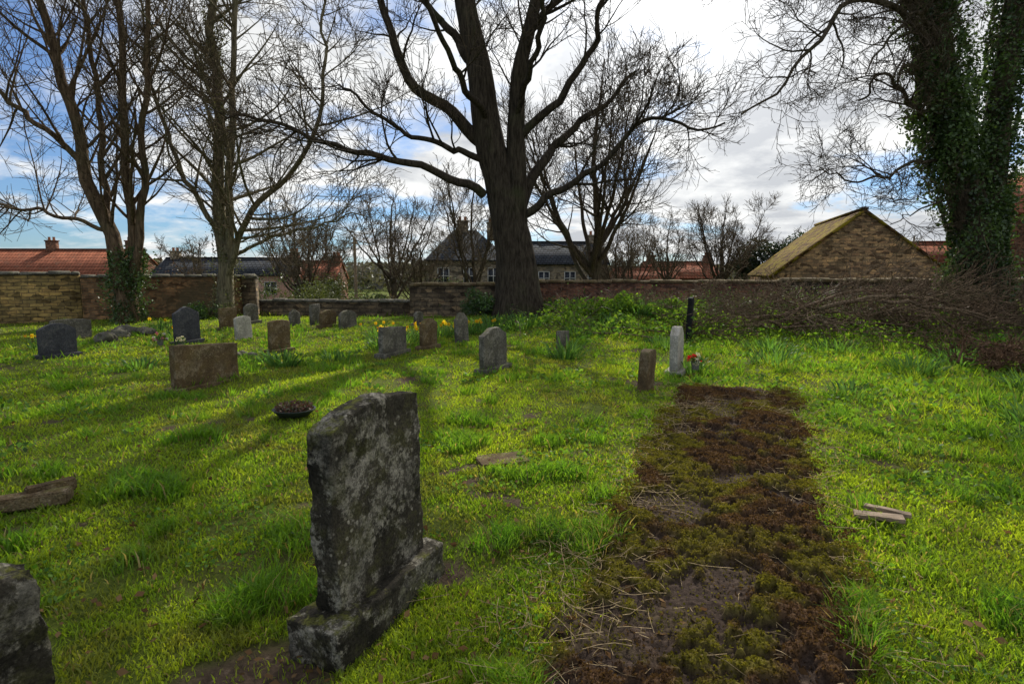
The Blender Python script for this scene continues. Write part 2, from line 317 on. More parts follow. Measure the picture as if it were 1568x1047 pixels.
def grass(acc,N,r0,r1,three):
    r=np.exp(rng.uniform(math.log(r0),math.log(r1),N)); a=rng.uniform(-1.08,1.08,N)
    x=r*np.sin(a); y=r*np.cos(a)
    yw=np.interp(x,[-24,-10,-3.5,30],[12.4,21.3,20,20])-.2
    pmv=plot_mask(x,y); so=soil_mask(x,y)
    cov=vr(x,y,.35,20)*.5+vr(x,y,1.3,21)*.3+vr(x,y,.12,28)*.2
    keep=((pmv<.01)|((pmv<.1)&(rng.random(N)<.10)))&((so<.42)|(rng.random(N)<.08))&(y<yw)&(rng.random(N)<sst(.22,.52,cov)*.8+.2)
    x,y,r,pmv,cov=x[keep],y[keep],r[keep],pmv[keep],cov[keep]; n=len(x)
    rough=sst(10,14,y)*sst(1,4,x)+.8*sst(3.0,5,x-.15*y)
    clump=vr(x,y,.14,22); tall=sst(.66,.84,vr(x,y,.30,23,1.0))
    edge=np.exp(-np.clip(-pmv,0,1)/.12)
    h=(.018+.030*clump+.07*tall+.06*rough*clump+.010*edge)*(.5+.9*rng.random(n))*(1+.035*np.minimum(r,10))
    w=np.clip(.0023*r,.004,.032)*(.6+.8*rng.random(n))
    t=np.clip(.5*vr(x,y,.9,24)+.4*vr(x,y,.22,25)+.35*rng.random(n)-.12,0,1)[:,None]
    C=np.array([.105,.225,.022])*(1-t)+np.array([.34,.42,.036])*t
    th=(sst(.58,.78,vr(x,y,.6,26)*.6+.4*vr(x,y,.17,27))*.5)[:,None]; C=C*(1-th)+np.array([.22,.19,.06])*th
    tl=(np.maximum(tall*.7,rough*.35))[:,None]; C=C*(1-tl)+np.array([.10,.25,.03])*tl
    dr=rng.random(n)<(.05+.35*edge*rng.random(n)); C[dr]=np.array([.34,.27,.14])*(.6+.6*rng.random((dr.sum(),1)))
    C*=(.65+.6*rng.random((n,1)))
    blades(acc,x,y,zt(x,y)-.004,h,w,C,.3+.7*rng.random(n),three)
acc=Acc(); grass(acc,340000,1.0,6,False); grass(acc,290000,6,26,True)
n=30000; x=rng.uniform(-40,40,n); y=rng.uniform(20.6,45,n)
blades(acc,x,y,zt(x,y),.12+.12*rng.random(n),.05+.04*rng.random(n),varcol(n,(.08,.13,.02),(.16,.18,.04)),.4+.4*rng.random(n),True)
acc.obj('grass',MG)
acc=Acc(); n=180000
ss=rng.uniform(-1.0,AL,n); tt=rng.uniform(-.78,.78,n); x=A0[0]+ss*AD[0]+tt*AN[0]; y=A0[1]+ss*AD[1]+tt*AN[1]
cf=clumpf(x,y); b=baref(x,y)
k=(plot_mask(x,y)>-.03)&(rng.random(n)<cf*(1-.8*b)+.08); x=x[k];y=y[k]; n=len(x)
my=sst(.44,.66,vr(x,y,.5,14)*.6+.4*vr(x,y,.12,19))[:,None]; hgt=vr(x,y,.048,3,1.1)[:,None]
C=(np.array([.105,.062,.036])*(1-my)+np.array([.17,.155,.028])*my)*(.25+.6*rng.random((n,1))+.5*hgt)
leafquads(acc,np.stack([x,y,zt(x,y)+plot_h(x,y)+.003+.008*rng.random(n)],-1),.008+.010*rng.random(n),C,aspect=.8)
acc.obj('moss',MMo)
acc=Acc(); n=3000
ss=rng.uniform(-1.2,AL,n); tt=np.where(rng.random(n)<.6,-1,1)*rng.normal(.55,.2,n); x=A0[0]+ss*AD[0]+tt*AN[0]; y=A0[1]+ss*AD[1]+tt*AN[1]
st=np.stack([x,y,zt(x,y)+.045+.02*rng.random(n)],-1); di=nrm(np.stack([rng.normal(0,1,n),rng.normal(0,1,n),rng.normal(0,.12,n)],-1))
P=grow(st,di,.04+.2*rng.random(n)**2,3,.12,-.02); tubes(acc,P,np.full((n,4),.0017),3,(.36,.28,.17))
acc.obj('dry_grass_stalks',m_attr('straw',.8))
acc=Acc(); n=2400; r=np.exp(rng.uniform(0,3,n)); a=rng.uniform(-1,1,n); x=r*np.sin(a); y=r*np.cos(a)
leafquads(acc,np.stack([x,y,zt(x,y)+.03],-1),.042,varcol(n,(.22,.14,.07),(.12,.07,.035),.3),flat=.35,aspect=.7)
acc.obj('fallen_leaves',ML)
acc=Acc(); n=42000; r=np.exp(rng.uniform(math.log(1.5),math.log(18),n)); a=rng.uniform(-1,1,n); x=r*np.sin(a); y=r*np.cos(a)
w_=vr(x,y,.45,31)*.6+vr(x,y,1.6,32)*.4+.18*sst(2.2,4.5,x); k=(w_>.60)&(plot_mask(x,y)<-.02)&(y<19); x=x[k];y=y[k];r=r[k]; n=len(x)
leafquads(acc,np.stack([x,y,zt(x,y)+.02+(.04+.07*sst(3,6,x))*rng.random(n)],-1),np.clip(.008*r,.02,.075)*(.6+.7*rng.random(n)),varcol(n,(.06,.15,.02),(.14,.25,.05)),flat=.8,aspect=.7)
acc.obj('lawn_weeds',MG)
# ---------- gravestones
def stone_bm(bm_all,w,t,h,style,z0,cuts,amp,seed,y0=0,bev=.012,taper=0):
    bm=bmesh.new(); bmesh.ops.create_cube(bm,size=1)
    for v in bm.verts: v.co=Vector((v.co.x*w,v.co.y*t,(v.co.z+.5)*h))
    bmesh.ops.bevel(bm,geom=list(bm.edges),offset=bev,segments=2,affect='EDGES',profile=.6)
    bmesh.ops.subdivide_edges(bm,edges=[e for e in bm.edges if e.calc_length()>.05],cuts=cuts,use_grid_fill=True)
    for v in bm.verts:
        u=v.co.x/(w*.5); uu=min(1,abs(u)); k=v.co.z/h
        f=1
        if style=='arch': f=1-.22*uu**2.2
        elif style=='camber': f=1-.05*uu**2-.02*(uu>.9)
        elif style=='near': f=1-.035*uu**2-.05*max(0,-u-.55)/.45-.015*max(0,u)
        elif style=='ogee': f=1-.15*(1-math.cos(uu*math.pi))*.5-.03*uu
        elif style=='slant': f=1-.06*(u+1)
        elif style=='peak': f=1-.20*uu
        elif style=='shoulder': f=1-.13*(1/(1+math.exp(-(uu-.62)*30)))-.05*uu*uu
        v.co.z=v.co.z*(1+(f-1)*k)
        v.co.x*=1-taper*k
        p=v.co+Vector((seed*3.1,seed*1.7,0))
        if amp:
            d=mn.noise_vector(p*5)*amp+mn.noise_vector(p*17)*amp*.55+mn.noise_vector(p*50)*amp*.35
            edge=max(0,uu-.93)/.07*.5+max(0,k-.95)/.05*.5
            v.co+=d*(1+edge*1.2)
        v.co.z+=z0; v.co.y+=y0
    me=bpy.data.meshes.new('t'); bm.to_mesh(me); bm.free(); bm_all.from_mesh(me); bpy.data.meshes.remove(me)
SY=math.radians(66.5)
def gravestone(x,y,w,h,t=.1,style='arch',mat=None,base=True,yaw=SY,cuts=5,amp=.004,name='gravestone',tilt=0,bw=.12,bh=.12,bt=.14,lean=0,y0=0):
    bm=bmesh.new(); sd=x*1.3+y
    z0=-.08
    if base: stone_bm(bm,w+bw,t+bt,bh+.08,'flat',-.08,cuts,amp,sd+5,bev=.016 if amp>.005 else .01); z0=bh-.003
    stone_bm(bm,w,t,h-z0,style,z0,cuts,amp,sd,y0=y0)
    me=bpy.data.meshes.new(name); bm.to_mesh(me); bm.free(); me.materials.append(mat)
    for p in me.polygons: p.use_smooth=True
    try: me.set_sharp_from_angle(angle=math.radians(50))
    except Exception: pass
    ob=bpy.data.objects.new(name,me); S.collection.objects.link(ob)
    ob.location=(x,y,Z(x,y)); ob.rotation_euler=(tilt,lean,yaw); return ob
gravestone(-.64,2.53,.66,1.03,.125,'near',MS_near,cuts=36,amp=.010,yaw=math.radians(67.5),bw=.20,bh=.18,bt=.14,tilt=-.02)
gravestone(-1.57,1.20,.8,.75,.13,'camber',MS_near,cuts=26,amp=.016,base=False)
gravestone(-4.28,7.85,.98,.62,.12,'slant',MS_brown,cuts=10,amp=.005,bh=.05)
gravestone(-6.12,5.9,.6,.62,.1,'arch',MS_blue)
data=[(-8.7,10.8,.62,.66,'arch',MS_blue),(-10.6,13.6,.85,.5,'camber',MS_grey),(-7.35,12.8,.62,.84,'ogee',MS_blue),
(-7.8,15.6,.5,.6,'flat',MS_brown),(-6.4,13.5,.46,.55,'camber',MS_pale),(-4.7,11.4,.52,.66,'camber',MS_brown),(-7.9,17.2,.5,.6,'arch',MS_grey),
(-6.35,16.6,.4,.5,'peak',MS_grey),(-5.9,17.0,.4,.62,'flat',MS_grey),(-5.3,16.3,.6,.5,'shoulder',MS_brown),(-4.75,16.4,.7,.5,'arch',MS_grey),
(-2.3,10.9,.85,.58,'slant',MS_grey),(-1.75,11.8,.55,.64,'shoulder',MS_brown),(-1.15,13.0,.5,.68,'shoulder',MS_grey),(-2.8,17,.45,.42,'arch',MS_grey),
(-.3,9.1,.72,.70,'shoulder',MS_grey),(1.1,12.2,.75,.36,'slant',MS_grey),(1.80,7.55,.36,.54,'camber',MS_brown),(2.62,8.95,.46,.76,'shoulder',MS_pale),
(4.15,13.3,.5,1.0,'flat',MS_blk)]
for i,(x,y,w,h,s_,m_) in enumerate(data):
    gravestone(x,y,w,h,.10 if i not in (17,18) else .13,s_,m_,tilt=rng.normal(0,.03),lean=rng.normal(0,.025),yaw=SY+rng.normal(0,.05)-(.12 if i in (17,18) else 0),base=(i%3!=1) and i!=17 and i!=8,bw=.1,bh=.08)
def rocks(name,cx,cy,n,spread,size,mat):
    bm=bmesh.new()
    for i in range(n):
        b=bmesh.new(); bmesh.ops.create_icosphere(b,subdivisions=3,radius=1)
        x,y=rng.normal(0,spread,2); sx,sy,sz=size*(.6+.6*rng.random(3))
        for v in b.verts:
            d=1+.35*mn.noise(v.co*1.3+Vector((i*7,0,0)))+.12*mn.noise(v.co*4)
            v.co=Vector((v.co.x*sx*d+x,v.co.y*sy*d+y,v.co.z*sz*d*.8+size*.25))
        me=bpy.data.meshes.new('t'); b.to_mesh(me); b.free(); bm.from_mesh(me); bpy.data.meshes.remove(me)
    me=bpy.data.meshes.new(name); bm.to_mesh(me); bm.free(); me.materials.append(mat)
    ob=bpy.data.objects.new(name,me); S.collection.objects.link(ob); ob.location=(cx,cy,Z(cx,cy)); return ob
rocks('rockery_stones',-9.7,13.9,9,.45,.2,MS_grey); rocks('grave_rubble',-5.2,10.6,4,.2,.1,MS_grey)
def slab(name,parts,mat,x,y,rz,tilt=(0,0)):
    bm=bmesh.new()
    for (ox,oy,oz,w,d,h,a,ta) in parts:
        b=bmesh.new(); bmesh.ops.create_cube(b,size=1)
        for v in b.verts: v.co=Vector((v.co.x*w,v.co.y*d,v.co.z*h))
        bmesh.ops.bevel(b,geom=list(b.edges),offset=min(h,d)*.12,segments=2,affect='EDGES')
        bmesh.ops.subdivide_edges(b,edges=[e for e in b.edges if e.calc_length()>.03],cuts=8,use_grid_fill=True)
        for v in b.verts:
            v.co+=mn.noise_vector(v.co*9)*.006+mn.noise_vector(v.co*40)*.003
            z_=v.co.z+ta*v.co.x; X_=v.co.x*math.cos(a)-v.co.y*math.sin(a); Y_=v.co.x*math.sin(a)+v.co.y*math.cos(a)
            v.co=Vector((X_+ox,Y_+oy,z_+oz))
        me=bpy.data.meshes.new('t'); b.to_mesh(me); b.free(); bm.from_mesh(me); bpy.data.meshes.remove(me)
    me=bpy.data.meshes.new(name); bm.to_mesh(me); bm.free(); me.materials.append(mat)
    ob=bpy.data.objects.new(name,me); S.collection.objects.link(ob); ob.location=(x,y,Z(x,y)); ob.rotation_euler=(tilt[0],tilt[1],rz); return ob
slab('broken_wooden_boards',[(-.03,0,.055,.27,.085,.025,-.2,.05),(.05,.10,.06,.26,.05,.025,-.3,-.05)],MWood,2.33,3.4,-.25)
slab('fallen_kerb_stone',[(0,0,.06,.75,.14,.09,0,.02),(.24,.10,.10,.28,.09,.08,.45,.0),(-.35,.1,.05,.4,.10,.08,-.1,0)],MS_brown,-3.42,3.66,.40)
slab('sunken_flat_stone',[(0,0,.005,.42,.28,.05,0,.0)],MS_brown,-.08,4.55,.3)
th=np.arange(28)*2*math.pi/28; pr=[(.0,.01),(.14,.01),(.19,.07),(.20,.08),(.18,.08),(.16,.06),(0,.06)]
V=np.array([[(r*math.cos(a)*1.15,r*math.sin(a),z) for a in th] for r,z in pr]).reshape(-1,3)
Q=[(i*28+j,i*28+(j+1)%28,(i+1)*28+(j+1)%28,(i+1)*28+j) for i in range(6) for j in range(28)]
e=empty('planter_bowl',(-2.35,6.0,Z(-2.35,6.0)+.01)); mk('bowl',V,[Q],MDarkM,None,True,parent=e)
acc=Acc(); n=900; th_=rng.random(n)*6.28; rr=.17*np.sqrt(rng.random(n)); leafquads(acc,np.stack([rr*np.cos(th_)*1.15,rr*np.sin(th_),.07+.07*rng.random(n)],-1),.03,varcol(n,(.16,.04,.05),(.09,.11,.04))); acc.obj('heather',MI,parent=e)
def clump(x,y,n,h,sp,fl=0,name='daffodil_clump'):
    acc=Acc(); th=rng.random(n)*6.28; r=sp*np.sqrt(rng.random(n)); px=r*np.cos(th); py=r*np.sin(th); gx=x+px;gy=y+py
    st=np.stack([px,py,zt(gx,gy)-Z(x,y)],-1); out=np.stack([np.cos(th),np.sin(th),0*th],-1)*(.25+.6*rng.random((n,1)))*(r/sp)[:,None]
    d=nrm(out+np.array([0,0,1.])+rng.normal(0,.15,(n,3))); ln=h*(.6+.6*rng.random(n))
    m=5; P=[st]; p=st.copy()
    for i in range(m): d=nrm(d+np.array([0,0,-.10*(i)])+out*.12); p=p+d*(ln/m)[:,None]; P.append(p)
    P=np.stack(P,1); wv=nrm(np.stack([-np.sin(th+rng.normal(0,.8,n)),np.cos(th),0*th],-1))
    W=(.006+.0025*min(10,math.hypot(x,y))/4)*np.array([1,1,1,.9,.7,.15])[None,:,None]
    V=np.stack([P-wv[:,None]*W,P+wv[:,None]*W],2); i=np.arange(n)[:,None]*(m+1)*2+np.arange(m)[None]*2; i=i.ravel()
    acc.add(V,np.stack([i,i+1,i+3,i+2],-1),None,np.repeat(varcol(n,(.05,.13,.035),(.11,.21,.07)),(m+1)*2,axis=0))
    if fl:
        a=rng.random(fl)*6.28; r=sp*1.1*np.sqrt(rng.random(fl)); px=r*np.cos(a);py=r*np.sin(a)
        zz=zt(x+px,y+py)-Z(x,y); H=h*(.85+.3*rng.random(fl)); st=np.stack([px,py,zz],-1); tp=st+np.stack([0*H,0*H,H],-1)
        tubes(acc,np.stack([st,(st+tp)/2,tp],1),np.full((fl,3),.005),3,(.07,.14,.03))
        for j in range(fl):
            f=nrm(np.array([rng.normal(0,1),-1+rng.normal(0,.6),.1])); u=nrm(np.cross(f,[0,0,1.])); v=np.cross(u,f)
            for k in range(6):
                b=k*math.pi/3; dd=math.cos(b)*u+math.sin(b)*v; pp=-math.sin(b)*u+math.cos(b)*v; c=tp[j]
                acc.add([c,c+dd*.03+pp*.018,c+dd*.055,c+dd*.03-pp*.018],[(0,1,2,3)],None,(.6,.45,.03))
            ring=[tp[j]+f*.04+(math.cos(b)*u+math.sin(b)*v)*.02 for b in np.arange(6)*math.pi/3]; r0=[tp[j]+(math.cos(b)*u+math.sin(b)*v)*.012 for b in np.arange(6)*math.pi/3]
            acc.add(r0+ring,[(q,(q+1)%6,6+(q+1)%6,6+q) for q in range(6)],None,(.6,.3,.02))
    acc.obj(name,MG,loc=(x,y,Z(x,y)))
for (x,y,n,h,sp,fl) in [(-2.7,13.2,120,.32,.6,10),(-2.0,14.2,140,.32,.6,13),(-1.3,14.9,120,.32,.5,8),(-3.4,14.4,90,.3,.5,5),(-.7,15.0,110,.32,.5,5),(-9.9,12.0,60,.28,.3,4),(-9.6,15.6,60,.3,.4,2),(-8.0,13.4,50,.28,.3,2),
   (.3,15.8,200,.42,.7,0),(-.5,16.2,160,.4,.6,0),(1.0,10.7,130,.40,.3,0),(1.6,13.8,90,.3,.4,0),(-3.9,9.6,110,.34,.22,0),(-4.4,10.2,50,.25,.2,0),(-2.9,12.4,60,.28,.3,0),
   (2.9,9.0,70,.3,.2,0),(4.6,9.8,90,.26,.5,0),(6.4,8.9,110,.3,.4,0),(5.2,11.4,120,.3,.5,0),(3.3,12.0,100,.3,.4,0),(7.6,9.6,110,.3,.4,0),(5.0,5.0,120,.26,.25,0),(5.45,5.8,100,.30,.25,0),(6.6,11.5,120,.3,.5,0),(8.6,10.9,140,.3,.6,0),(4.4,7.2,60,.18,.3,0),(2.6,14.6,150,.34,.6,0),(-6.2,9.4,60,.2,.3,0),(3.6,16.0,150,.4,.6,0),(10.6,12.2,150,.32,.6,0),(-3.2,10.4,60,.22,.35,0),(6.9,7.4,110,.3,.35,0),(9.0,9.2,120,.34,.5,0)]:
    clump(x,y,n,h,sp,fl,'daffodil_clump' if fl else 'strap_leaf_clump')
def posy(x,y,z,cols,r=.12):
    acc=Acc(); n=160; P=nrm(rng.normal(0,1,(n,3)))*r*rng.random((n,1))**.33; P[:,2]=abs(P[:,2])+.08
    leafquads(acc,P[:90],.05,varcol(90,(.05,.12,.03),(.1,.18,.05)))
    for i in range(90,n,5): 
        c=np.array(cols[(i//5)%len(cols)]); leafquads(acc,P[i]*1.1+rng.normal(0,.012,(14,3)),.035,np.repeat(c[None],14,0))
    tubes(acc,np.array([[[0,0,-.02],[0,0,.05],[0,0,.12]]]),np.array([[.05,.06,.07]]),10,(.2,.2,.2)); acc.obj('flower_posy',MP,loc=(x,y,z))
posy(2.84,8.7,Z(2.84,8.7)+.12,[(.55,.02,.04),(.7,.65,.6),(.55,.02,.04)]); posy(-7.6,12.2,Z(-7.6,12.2)+.05,[(.5,.1,.3),(.7,.7,.7),(.6,.2,.1)],.16); posy(-7.2,12.3,Z(-7.2,12.3),[(.7,.65,.5)],.12)
# ---------- walls
def wall(name,p0,p1,h,t,mat,capmat,zb=-.6,cap=.09,ck=.55):
    p0=np.array(p0,float);p1=np.array(p1,float); L=np.linalg.norm(p1-p0); rz=math.atan2(p1[1]-p0[1],p1[0]-p0[0])
    e=empty(name,(p0[0],p0[1],0),rz); n=int(L/.5)+1; xs=np.linspace(0,L,n+1)
    top=h+.03*(np.random.default_rng(int(L*10)).random(n+1)-.5)
    V=[];Q=[]
    for i,x in enumerate(xs):
        V+=[(x,-t/2,zb),(x,-t/2,top[i]),(x,t/2,top[i]),(x,t/2,zb)]
    for i in range(n):
        a=i*4;b=a+4
        for j in range(3): Q.append((a+j,b+j,b+j+1,a+j+1))
    Q+= [(0,1,2,3),(n*4+3,n*4+2,n*4+1,n*4)]
    mk('wall_body',V,[Q],mat,parent=e)
    acc=Acc(); x=0
    while x<L:
        l=min(ck*(.7+.6*rng.random()),L-x+.02); z=np.interp(x,xs,top)+.0; d=.03*rng.random()
        x1=x+l-.012; y0=-t/2-.04-d; y1=t/2+.04; hh=cap*(.8+.4*rng.random())
        Vb=[(x,y0,z),(x1,y0,z),(x1,y1,z),(x,y1,z),(x+.01,y0+.015,z+hh*.7),(x1-.01,y0+.015,z+hh*.7),(x1-.01,y1-.015,z+hh*.7),(x+.01,y1-.015,z+hh*.7),(x+.02,0,z+hh*1.15),(x1-.02,0,z+hh*1.15)]
        acc.add(Vb,[(0,3,2,1),(0,1,5,4),(2,3,7,6),(4,5,9,8),(6,7,8,9)],[(1,2,6),(1,6,5),(5,6,9),(0,4,7),(0,7,3),(4,8,7)]); x+=l
    acc.obj('coping',capmat,parent=e); return e
wall('churchyard_wall',(-26,11.2),(-14.2,18.8),1.52,.4,MW_ochre,MS_grey)
wall('churchyard_wall',(-14.18,18.82),(-10.1,21.4),1.42,.36,MW_och2,MS_grey)
wall('wall_pier',(-10.06,21.42),(-9.6,21.5),1.35,.5,MW_stone,MS_grey,cap=.14,ck=.6)
wall('low_boundary_wall',(-9.5,21.6),(-3.7,21.0),.5,.35,MW_stone,MS_grey)
wall('churchyard_wall',(-3.6,20.3),(-.2,20.2),1.12,.45,MW_stone,MS_brown,cap=.12)
wall('churchyard_wall',(-.15,20.4),(9.5,20.4),1.22,.4,MW_red,MS_brown)
wall('churchyard_wall',(9.55,20.4),(30,20.8),1.25,.45,MW_stone,MS_brown,cap=.12)
# ---------- houses
def house(name,x,y,yaw,w,d,ze,zr,wm,rm,chim=[],wins=[],zb=-2.2,ov=.25,hip=0):
    e=empty(name,(x,y,0),math.radians(yaw)); a=w/2;b=d/2
    V=[(-a,-b,zb),(a,-b,zb),(a,b,zb),(-a,b,zb),(-a,-b,ze),(a,-b,ze),(a,b,ze),(-a,b,ze),(-a,0,zr-.02),(a,0,zr-.02)]
    if hip: mk('walls',V[:8],[np.array([(0,1,5,4),(1,2,6,5),(2,3,7,6),(3,0,4,7)])],wm,parent=e)
    else: mk('walls',V,[np.array([(0,1,5,4),(2,3,7,6),(1,2,6,5),(3,0,4,7)]),np.array([(5,6,9),(7,4,8)])],wm,parent=e)
    sl=(zr-ze)/b; A=a+ (ov if hip else .1); B=b+ov; zo=ze-sl*ov; th=.14; h=hip
    acc=Acc()
    if hip:
        acc.add([(-A,-B,zo),(A,-B,zo),(A,B,zo),(-A,B,zo),(-A+h,0,zr+.05),(A-h,0,zr+.05)],[(0,1,5,4),(2,3,4,5)],[(1,2,5),(3,0,4)])
        acc.add([(-A,-B,zo-.1),(A,-B,zo-.1),(A,B,zo-.1),(-A,B,zo-.1),(-A,-B,zo),(A,-B,zo),(A,B,zo),(-A,B,zo)],[(0,1,5,4),(1,2,6,5),(2,3,7,6),(3,0,4,7),(0,3,2,1)])
    else:
        for s_ in (-1,1):
            nseg=14; xs=np.linspace(-A,A,nseg+1); sag=.05*rng.normal(0,1,nseg+1)*.3
            V=[];Q=[]
            for i,xx in enumerate(xs): V+=[(xx,s_*B,zo),(xx,s_*.0,zr+sag[i]*.5),(xx,s_*.0,zr+th+sag[i]*.5),(xx,s_*B,zo+th)]
            for i in range(nseg):
                p=i*4;q=p+4
                for j in range(4): Q.append((p+j,q+j,q+(j+1)%4,p+(j+1)%4))
            Q+=[(0,1,2,3),(nseg*4,nseg*4+3,nseg*4+2,nseg*4+1)]; acc.add(V,Q)
        acc.box(-A-.02,A+.02,-.13,.13,zr+th-.05,zr+th+.06)
    acc.obj('roof',rm,parent=e)
    for i,(cx_,cw,ch) in enumerate(chim):
        acc=Acc(); acc.box(cx_-cw/2,cx_+cw/2,-.3,.3,zr-.8,zr+ch); acc.box(cx_-cw/2-.06,cx_+cw/2+.06,-.36,.36,zr+ch+.001,zr+ch+.12); acc.obj('chimney_%d'%i,MW_red if wm!=MW_house else wm,parent=e)
        acc=Acc(); k=2; pt=np.array([[[cx_-cw/4+q*cw/2,0,zr+ch+.1],[cx_-cw/4+q*cw/2,0,zr+ch+.3],[cx_-cw/4+q*cw/2,0,zr+ch+.45]] for q in range(k)])
        tubes(acc,pt,np.tile([.13,.11,.12],(k,1)),10); acc.obj('chimney_pots_%d'%i,MPot,parent=e)
    fr=Acc();gl=Acc()
    for (wx,wz,ww,wh) in wins:
        y0=-b-.03; f=.05
        gl.box(wx-ww/2,wx+ww/2,-b-.012,-b+.05,wz,wz+wh)
        fr.box(wx-ww/2-f,wx+ww/2+f,y0-.03,-b+.01,wz-f,wz); fr.box(wx-ww/2-f,wx+ww/2+f,y0,-b+.01,wz+wh,wz+wh+f)
        fr.box(wx-ww/2-f,wx-ww/2,y0,-b+.01,wz+.001,wz+wh-.001); fr.box(wx+ww/2,wx+ww/2+f,y0,-b+.01,wz+.001,wz+wh-.001); fr.box(wx-.03,wx+.03,y0+.004,-b+.012,wz+.002,wz+wh-.002); fr.box(wx-ww/2+.002,wx-.032,y0+.008,-b+.012,wz+wh*.5-.025,wz+wh*.5+.025); fr.box(wx+.032,wx+ww/2-.002,y0+.008,-b+.012,wz+wh*.5-.025,wz+wh*.5+.025)
    if wins: fr.obj('window_frames',MWhite,parent=e); gl.obj('window_glass',MGlass,parent=e)
    return e
house('stone_barn',18.45,32.9,74,10,7.7,1.45,4.5,MW_barn,MR_barn,ov=.18)
house('pantile_cottage',-47.5,58,2,20,8,1.4,3.75,MW_red,MR_or,[(9,.9,.9),(1.2,.9,.9)],[(3,-.6,1.2,1.2),(6,-.6,1.2,1.2)])
house('slate_cottage',-31,58,0,7.5,6,1.3,2.9,MW_house,MR_sl,[(-2.9,.8,.7)],[(1,-.4,1,1)])
house('pink_cottage',-20.3,47,12,5.5,5,1.4,2.6,MPink,MR_sl,[(2.4,.7,.5)],[(-1.5,-.1,.8,.9),(.9,-.1,.8,.9)],zb=-2)
house('brick_cottage',-16.8,50,5,3.8,5,1.0,2.4,MW_red,MR_or,[(1.5,.7,.5)],[(0,-.4,.8,.9)])
house('stone_farmhouse',-3.9,48,8,6.2,6.5,2.7,5.0,MW_house,MR_sl,[(-.2,.9,.7),(2.3,.9,.6)],[(-1.9,.7,.8,1.2),(.1,.7,.8,1.2),(2,.7,.8,1.2),(-1.9,-1.2,.9,1.2),(2,-1.2,.9,1.2)],hip=2.4)
house('slate_roof_house',3.3,49,3,8.6,6,2.3,4.0,MW_house,MR_sl,[(3.6,.8,.6)],[(-2.9,.6,.8,1.0),(-.9,.6,.8,1.0),(1.2,.6,.8,1.0),(3.1,.6,.8,1.0)])
house('red_roof_cottage',18.2,63,0,7.5,6,1.0,2.6,MW_red,MR_or,[(-3,.8,.7),(3.2,.8,.7)],[(0,-.6,1,1)])
house('long_outbuilding',13.2,58,0,6,5,.7,2.0,MW_red,MR_or)
house('pantile_outbuilding',31.5,43,-5,9,6,2.3,3.7,MW_red,MR_or,[(-3.5,.8,.8)])
house('brick_house',36.6,37,-20,12,8,5.2,7.8,MW_red,MR_or,[(-5,1,.9)],[(-4,2.8,1,1.4),(-1,2.8,1,1.4),(-4,0,1,1.4)])
n=60; xs=np.linspace(-45,20,n); V=[]
for i,x in enumerate(xs):
    yc=37+.10*x
    for d in (-1.8,1.8): V.append((x,yc+d,Z(x,yc+d)+.03))
Q=[(2*i,2*i+2,2*i+3,2*i+1) for i in range(n-1)]
mk('lane',V,[Q],m_plain('asphalt',(.06,.06,.06),.9,.3))
def pole(name,x,y,zt0,r):
    acc=Acc(); tubes(acc,np.array([[[0,0,Z(x,y)-.2],[0,0,zt0*.5],[0,0,zt0]]]),np.array([[r,r*.9,r*.8]]),10)
    acc.box(-.12,.12,-.05,.05,zt0-.35,zt0-.25)
    acc.obj(name,MWood,loc=(x,y,0))
pole('telegraph_pole',-8.2,30,3.4,.09); pole('lamp_post',21.6,31,3.5,.05)
